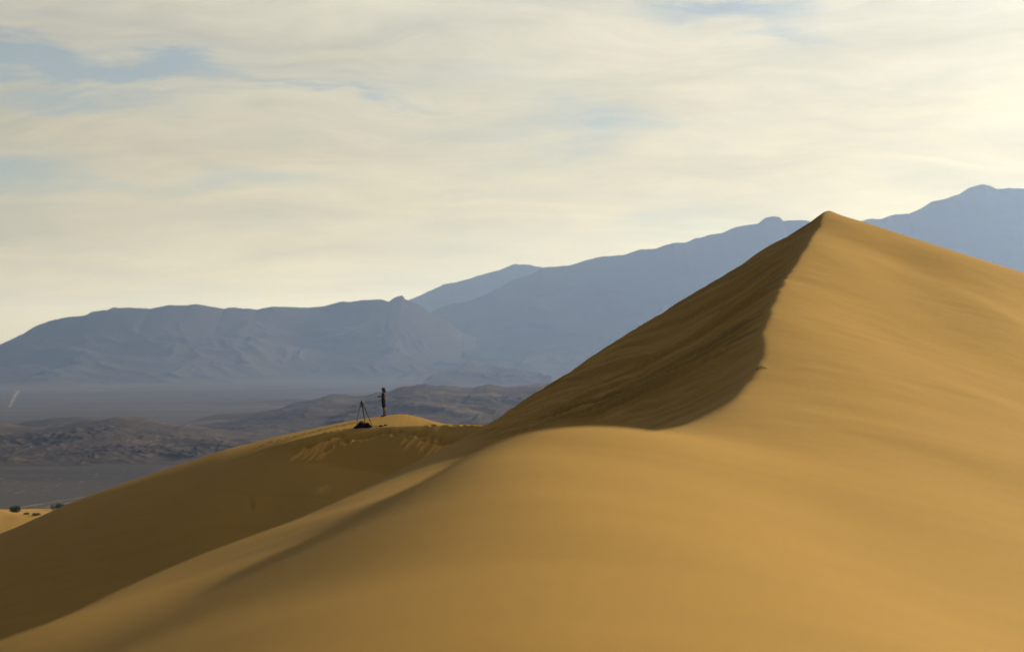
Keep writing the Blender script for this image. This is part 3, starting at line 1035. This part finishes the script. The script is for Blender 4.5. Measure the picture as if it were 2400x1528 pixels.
# hair: falls to the shoulders at the back, open at the face
bm = bmesh.new()
rings = []
for z, cx, rx, ry in [(1.745, -0.012, 0.02, 0.02), (1.735, -0.012, 0.062, 0.056), (1.71, -0.01, 0.094, 0.08), (1.67, -0.004, 0.108, 0.092), (1.62, 0.012, 0.108, 0.098),
                      (1.57, 0.03, 0.102, 0.10), (1.52, 0.045, 0.092, 0.102), (1.475, 0.058, 0.075, 0.10), (1.45, 0.066, 0.05, 0.085)]:
    ring = []
    for k in range(28):
        a = 2 * math.pi * k / 28
        ring.append((cx + rx * math.cos(a) * (1.0 if math.cos(a) > 0 else (1.0 if z > 1.66 else 0.55)), ry * math.sin(a), z + 0.006 * math.sin(5 * a)))
    rings.append(ring)
loft(bm, rings)
mesh_obj('hair', bm, MAT_HAIR, person)
# eyes
MAT_EYE = simple_mat('eye', (0.05, 0.035, 0.03), 0.2, 0.5, 0.1, 50)
for s in (-1, 1):
    bm = bmesh.new()
    bmesh.ops.create_uvsphere(bm, u_segments=10, v_segments=8, radius=0.011)
    o = mesh_obj('eye', bm, MAT_EYE, person)
    o.location = (-0.118, s * 0.031, 1.635)

# camera in the hands
hc = empty('photo_camera', person.matrix_basis @ Vector((-0.255, 0, 1.22)), R(-8))
hc.rotation_euler = (0, R(-32), R(-8))
tag(hc, 'small black photo camera held at the chest by the person', 'camera')
bm = bmesh.new()
bevel_box(bm, (0, 0, 0), (0.055, 0.115, 0.085), 0.012)
bevel_box(bm, (0.005, 0, 0.052), (0.045, 0.05, 0.03), 0.01)
bevel_box(bm, (-0.02, -0.045, -0.002), (0.03, 0.03, 0.078), 0.012)
mesh_obj('camera_body', bm, MAT_BLACK, hc)
bm = bmesh.new()
tube(bm, [(-0.025, 0, -0.004), (-0.06, 0, -0.006), (-0.062, 0, -0.006), (-0.095, 0, -0.006), (-0.11, 0, -0.006)], [0.034, 0.034, 0.037, 0.037, 0.039], 20)
mesh_obj('lens', bm, MAT_BLACK, hc)
bm = bmesh.new()
tube(bm, [(-0.1105, 0, -0.006), (-0.113, 0, -0.006)], [0.032, 0.028], 20)
mesh_obj('lens_front', bm, MAT_GLASS, hc)
bm = bmesh.new()
tube(bm, [(0.0, -0.06, 0.03), (0.03, -0.07, -0.03), (0.06, -0.05, -0.09), (0.07, 0.0, -0.115), (0.06, 0.05, -0.09), (0.03, 0.07, -0.03), (0.0, 0.06, 0.03)], 0.006, 6)
mesh_obj('strap', bm, MAT_GREY, hc)

# ------------------------------------------------------------------ tripod
ty = 165.2
apex = at(847.5, 941, ty)
feet = [at(834, 1003, ty - 0.25), at(857, 1000, ty + 0.55), at(874.5, 1004.5, ty - 0.1)]
feet = [(f[0], f[1], ground(f[0], f[1])) for f in feet]
tri = empty('tripod', (apex[0], ty, ground(apex[0], ty)))
tag(tri, 'tall black camera tripod with splayed legs standing over the bag', 'tripod')
off = Vector(tri.location)
ap = Vector(apex) - off
bm = bmesh.new()
tube(bm, [ap + Vector((0, 0, -0.10)), ap + Vector((0, 0, -0.07)), ap + Vector((0, 0, -0.03)), ap + Vector((0, 0, 0.0))], [0.05, 0.075, 0.07, 0.035], 14)
mesh_obj('shoulder', bm, MAT_METAL, tri)
bm = bmesh.new()
tube(bm, [ap + Vector((0, 0, 0.0)), ap + Vector((0, 0, 0.03)), ap + Vector((0, 0, 0.031)), ap + Vector((0, 0, 0.05)), ap + Vector((0, 0, 0.075))], [0.022, 0.022, 0.034, 0.034, 0.008], 14)
mesh_obj('mount_plate', bm, MAT_BLACK, tri)
bm = bmesh.new()
tube(bm, [ap + Vector((0, 0, -0.08)), ap + Vector((0, 0, -0.34))], 0.016, 10)
mesh_obj('centre_column', bm, MAT_METAL, tri)
for f in feet:
    fv = Vector(f) - off
    top = ap + Vector((0, 0, -0.075)) + (Vector((fv.x - ap.x, fv.y - ap.y, 0)).normalized() * 0.05)
    bm = bmesh.new()
    tube(bm, [top, top.lerp(fv, 0.40), top.lerp(fv, 0.402), top.lerp(fv, 0.42)], [0.03, 0.03, 0.036, 0.036], 12)
    leg = mesh_obj('leg', bm, MAT_BLACK, tri)
    bm = bmesh.new()
    tube(bm, [top.lerp(fv, 0.42), top.lerp(fv, 0.71), top.lerp(fv, 0.712), top.lerp(fv, 0.73)], [0.024, 0.024, 0.029, 0.029], 12)
    mesh_obj('middle_section', bm, MAT_METAL, leg)
    bm = bmesh.new()
    tube(bm, [top.lerp(fv, 0.73), top.lerp(fv, 0.985), top.lerp(fv, 1.02)], [0.018, 0.018, 0.022], 12)
    mesh_obj('lower_section', bm, MAT_METAL, leg)

# ------------------------------------------------------------------ bag: a soft pack lying on the sand
by = 164.95
bx = at(851, 1006, by)[0]
bag = empty('camera_bag', (bx, by, ground(bx, by) - 0.02), R(-3))
tag(bag, 'bulky black bag lying on the sand at the foot of the tripod', 'bag')
slope = (ground(bx + 0.5, by) - ground(bx - 0.5, by))
bag.rotation_euler = (0, -math.atan(max(-0.1, min(0.12, slope))), R(-3))
bm = bmesh.new()
prof = [(-0.56, 0.05, 0.04), (-0.55, 0.14, 0.10), (-0.48, 0.20, 0.15), (-0.38, 0.235, 0.19), (-0.26, 0.25, 0.25), (-0.15, 0.255, 0.31), (-0.08, 0.255, 0.335), (0.0, 0.25, 0.315), (0.07, 0.24, 0.29), (0.13, 0.23, 0.255), (0.18, 0.225, 0.265),
        (0.24, 0.225, 0.295), (0.30, 0.215, 0.29), (0.38, 0.20, 0.25), (0.45, 0.17, 0.19), (0.52, 0.12, 0.12), (0.545, 0.04, 0.05)]
rings = []
for i, (x, hw, h) in enumerate(prof):
    ring = []
    for k in range(24):
        a = 2 * math.pi * k / 24
        ca, sa = math.cos(a), math.sin(a)
        yv = hw * math.copysign(abs(ca) ** 0.75, ca)
        zv = 1.22 * h * (0.5 + 0.5 * math.copysign(abs(sa) ** 0.8, sa))
        wob = 0.018 * math.sin(3.1 * a + i * 1.7) + 0.012 * math.sin(7 * a - i * 2.3)
        ring.append((x + 0.5 * wob, yv * (1 + wob), zv * (1 + wob) - 0.02))
    rings.append(ring)
loft(bm, rings)
mesh_obj('bag_body', bm, MAT_BAG, bag)
bm = bmesh.new()
bevel_box(bm, (-0.22, -0.235, 0.12), (0.30, 0.07, 0.15), 0.03)
mesh_obj('front_pocket', bm, MAT_BAG, bag)
bm = bmesh.new()
bevel_box(bm, (0.22, -0.215, 0.11), (0.24, 0.06, 0.14), 0.028)
mesh_obj('side_pocket', bm, MAT_BAG, bag)
for s in (-1, 1):
    bm = bmesh.new()
    tube(bm, [(-0.30, s * 0.10, 0.275), (-0.20, s * 0.11, 0.36), (-0.08, s * 0.105, 0.425), (0.05, s * 0.10, 0.388), (0.14, s * 0.09, 0.32)], [0.014, 0.02, 0.022, 0.02, 0.014], 8)
    mesh_obj('shoulder_strap', bm, MAT_BAG, bag)
bm = bmesh.new()
tube(bm, [(-0.555, -0.05, 0.06), (-0.60, -0.04, 0.085), (-0.60, 0.04, 0.085), (-0.555, 0.05, 0.06)], 0.011, 8)
mesh_obj('carry_handle', bm, MAT_BAG, bag)

# ------------------------------------------------------------------ two small items beside the bag
for i, (u, v, wd, lab) in enumerate([(892.5, 998, 0.18, 'small dark pouch on the sand, the one nearer the tripod'), (903.5, 997.5, 0.165, 'small dark pouch on the sand, the one farther from the tripod')]):
    yv = 165.35
    xv = at(u, v, yv)[0]
    g = empty('gear_pouch', (xv, yv, ground(xv, yv) - 0.012), R(12 + 20 * i))
    tag(g, lab, 'pouch', 'gear lying beside the bag')
    bm = bmesh.new()
    rings = []
    for x, hw, h in [(-0.5, 0.18, 0.25), (-0.47, 0.28, 0.42), (-0.25, 0.33, 0.5), (0.1, 0.33, 0.46), (0.4, 0.28, 0.44), (0.5, 0.16, 0.22)]:
        ring = []
        for k in range(16):
            a = 2 * math.pi * k / 16
            ring.append((x * wd, hw * wd * math.copysign(abs(math.cos(a)) ** .7, math.cos(a)), h * wd * (0.5 + 0.5 * math.copysign(abs(math.sin(a)) ** .7, math.sin(a)))))
        rings.append(ring)
    loft(bm, rings)
    mesh_obj('pouch_body', bm, MAT_BAG, g)
    bm = bmesh.new()
    bevel_box(bm, (0.02 * wd, -0.25 * wd, 0.40 * wd), (0.62 * wd, 0.18 * wd, 0.08 * wd), 0.015 * wd * 3)
    mesh_obj('flap', bm, MAT_GREY, g)
    bm = bmesh.new()
    tube(bm, [(0.42 * wd, 0, 0.40 * wd), (0.56 * wd, -0.05 * wd, 0.30 * wd), (0.66 * wd, -0.1 * wd, 0.06 * wd), (0.85 * wd, -0.02 * wd, 0.04 * wd)], 0.012, 7)
    mesh_obj('strap', bm, MAT_BAG, g)

# ------------------------------------------------------------------ desert shrubs on the low dune
MAT_LEAF = simple_mat('mesquite_leaf', (0.045, 0.062, 0.022), 0.7, 0.2, 0.4, 0.8)
MAT_LEAF2 = simple_mat('green_shrub_leaf', (0.085, 0.12, 0.03), 0.7, 0.2, 0.35, 0.8)
MAT_BARK = simple_mat('shrub_bark', (0.09, 0.065, 0.045), 0.9, 0.1, 0.3, 3)


def low_hit(u, v):
    e_, a_ = elev(v), (u - 1200) / FPX
    ys = np.linspace(560, 760, 4000)
    z = low_dune_z(a_ * ys, ys)
    k = np.argmax(z >= e_ * ys)
    if not (z >= e_ * ys).any():
        k = 2800
    return float(a_ * ys[k]), float(ys[k]), float(z[k])


def shrub(u, v, wpx, hpx, mat, label, seed, n, Yfix=None):
    rg_ = random.Random(seed)
    if Yfix:
        x, y = (u - 1200) / FPX * Yfix, Yfix
        z = float(low_dune_z(np.array([x]), np.array([y]))[0])
    else:
        x, y, z = low_hit(u, v)
    wd, ht = wpx / FPX * y / 2, hpx / FPX * y
    o = empty('desert_shrub', (x, y, z - 0.1), rg_.uniform(0, 6))
    tag(o, label, 'shrub', 'shrubs on the low dunes')
    bm = bmesh.new()
    lobes = [(rg_.uniform(-.6, .6) * wd, rg_.uniform(-.6, .6) * wd, ht * rg_.uniform(.35, .62), rg_.uniform(.35, .55)) for _ in range(9)]
    for (lx, ly, lz, lr) in lobes:
        tube(bm, [(0.05 * lx, 0.05 * ly, 0), (0.5 * lx, 0.5 * ly, lz * 0.45), (lx, ly, lz)], [0.09, 0.06, 0.02], 6)
    mesh_obj('stem', bm, MAT_BARK, o)
    vs_, fs_ = [], []
    for k in range(n):
        lx, ly, lz, lr = rg_.choice(lobes)
        d = Vector((rg_.gauss(0, 1), rg_.gauss(0, 1), rg_.gauss(0, 1))).normalized() * (rg_.random() ** 0.4)
        c = Vector((lx + d.x * lr * wd, ly + d.y * lr * wd, max(0.06, lz + d.z * lr * ht)))
        ax = Vector((rg_.gauss(0, 1), rg_.gauss(0, 1), rg_.gauss(0, 1) + .3)).normalized()
        bx_ = ax.orthogonal().normalized()
        s = rg_.uniform(0.07, 0.16)
        i0 = len(vs_)
        vs_ += [c + ax * s, c + bx_ * s * .45, c - ax * s, c - bx_ * s * .45]
        fs_.append((i0, i0 + 1, i0 + 2, i0 + 3))
    me = bpy.data.meshes.new('foliage')
    me.from_pydata([tuple(q) for q in vs_], [], fs_)
    me.materials.append(mat)
    f_ = bpy.data.objects.new('foliage', me)
    COL.objects.link(f_)
    f_.parent = o
    return o


shrub(39, 1201, 30, 17, MAT_LEAF, 'round dark shrub at the left edge behind the sunlit dune crest', 3, 2600)
shrub(137, 1194, 36, 16, MAT_LEAF, 'wide dark shrub half hidden by the big shaded dune slope', 8, 2800)
shrub(64, 1205, 18, 5, MAT_LEAF2, 'small flat green shrub just right of the round dark one', 12, 700)
shrub(87, 1207, 22, 6, MAT_LEAF2, 'bright green low shrub beside the shaded dune edge', 17, 800)

# ------------------------------------------------------------------ twig on the crest, pale grains added as sand glints on the sunlit face
MAT_TWIG = simple_mat('dry_twig', (0.06, 0.04, 0.025), 0.9, 0.1, 0.3, 40)


def near_z(x, y):
    return float(near_dune_z(np.array([[x]]), np.array([[y]]))[0, 0])


tx, ty_, tz = at(1777, 868, 37.0)
bm = bmesh.new()
q = [(-0.03, 0, -0.02), (0.03, -0.02, 0.012), (0.07, -0.05, 0.006), (0.105, -0.09, -0.002)]
tube(bm, q, [0.006, 0.008, 0.006, 0.003], 8)
tube(bm, [q[1], (0.045, -0.01, 0.035), (0.05, 0.0, 0.05)], [0.004, 0.003, 0.002], 6)
tw = mesh_obj('twig', bm, MAT_TWIG)
tw.location = (tx, ty_, near_z(tx, ty_) + 0.015)
tag(tw, 'short dark twig lying across the dune crest', 'twig')

MAT_GLINT = simple_mat('pale_glint', (0.75, 0.66, 0.5), 0.35, 0.6, 0.1, 200)
rp = random.Random(21)
spots = [(2113, 830), (1891, 752), (1932, 724), (2345, 776), (2287, 790), (2373, 957), (2237, 957), (2048, 916), (1970, 1100), (2383, 1195), (2190, 712), (2053, 667), (1922, 622), (2243, 631), (2290, 660), (2361, 671), (2120, 1010), (2010, 842), (1850, 1000), (2300, 1080)]
base = bmesh.new()
bmesh.ops.create_icosphere(base, subdivisions=1, radius=1.0)
for v_ in base.verts:
    v_.co *= 1 + 0.25 * (rp.random() - 0.5)
glint_me = bpy.data.meshes.new('sand_glint')
base.to_mesh(glint_me)
base.free()
glint_me.materials.append(MAT_GLINT)
gy_ = np.linspace(12, 69, 3000)
for (u, v) in spots:
    a_, e_ = (u - 1200) / FPX, elev(v)
    zz_ = near_dune_z(a_ * gy_, gy_)
    k = int(np.argmax(zz_ >= e_ * gy_))
    if k == 0:
        continue
    o = bpy.data.objects.new('sand_glint', glint_me)
    COL.objects.link(o)
    sz = (0.35 + 0.25 * rp.random()) * 1.6 / FPX * gy_[k]
    o.location = (a_ * gy_[k], gy_[k], zz_[k] + 0.3 * sz)
    o.scale = (sz, sz * 0.8, sz * 0.7)
    o.rotation_euler = (rp.uniform(0, 6), rp.uniform(0, 6), rp.uniform(0, 6))
    tag(o, 'tiny pale grain added as a sand glint on the sunlit face of the big dune', 'sand_glint', 'pale grains added as sand glints on the sunlit dune face')

# ------------------------------------------------------------------ haze in the valley air
m, nt = new_mat('haze_air')
vol = nt.n('ShaderNodeVolumePrincipled')
vol.inputs['Color'].default_value = (0.30, 0.455, 1.0, 1)
vol.inputs['Absorption Color'].default_value = (1, 1, 1, 1)
vol.inputs['Density'].default_value = 3.4e-5
vol.inputs['Anisotropy'].default_value = 0.62
o = nt.n('ShaderNodeOutputMaterial')
nt.t.links.new(vol.outputs[0], o.inputs['Volume'])
bm = bmesh.new()
bmesh.ops.create_cube(bm, size=1.0)
hz = mesh_obj('haze', bm, m, smooth=False)
hz.scale = (84000, 50000, 1060)
hz.location = (0, 19500, 1060 / 2 - 100)
hz['kind'] = 'stuff'
hz['label'] = 'thin blue haze filling the valley air'
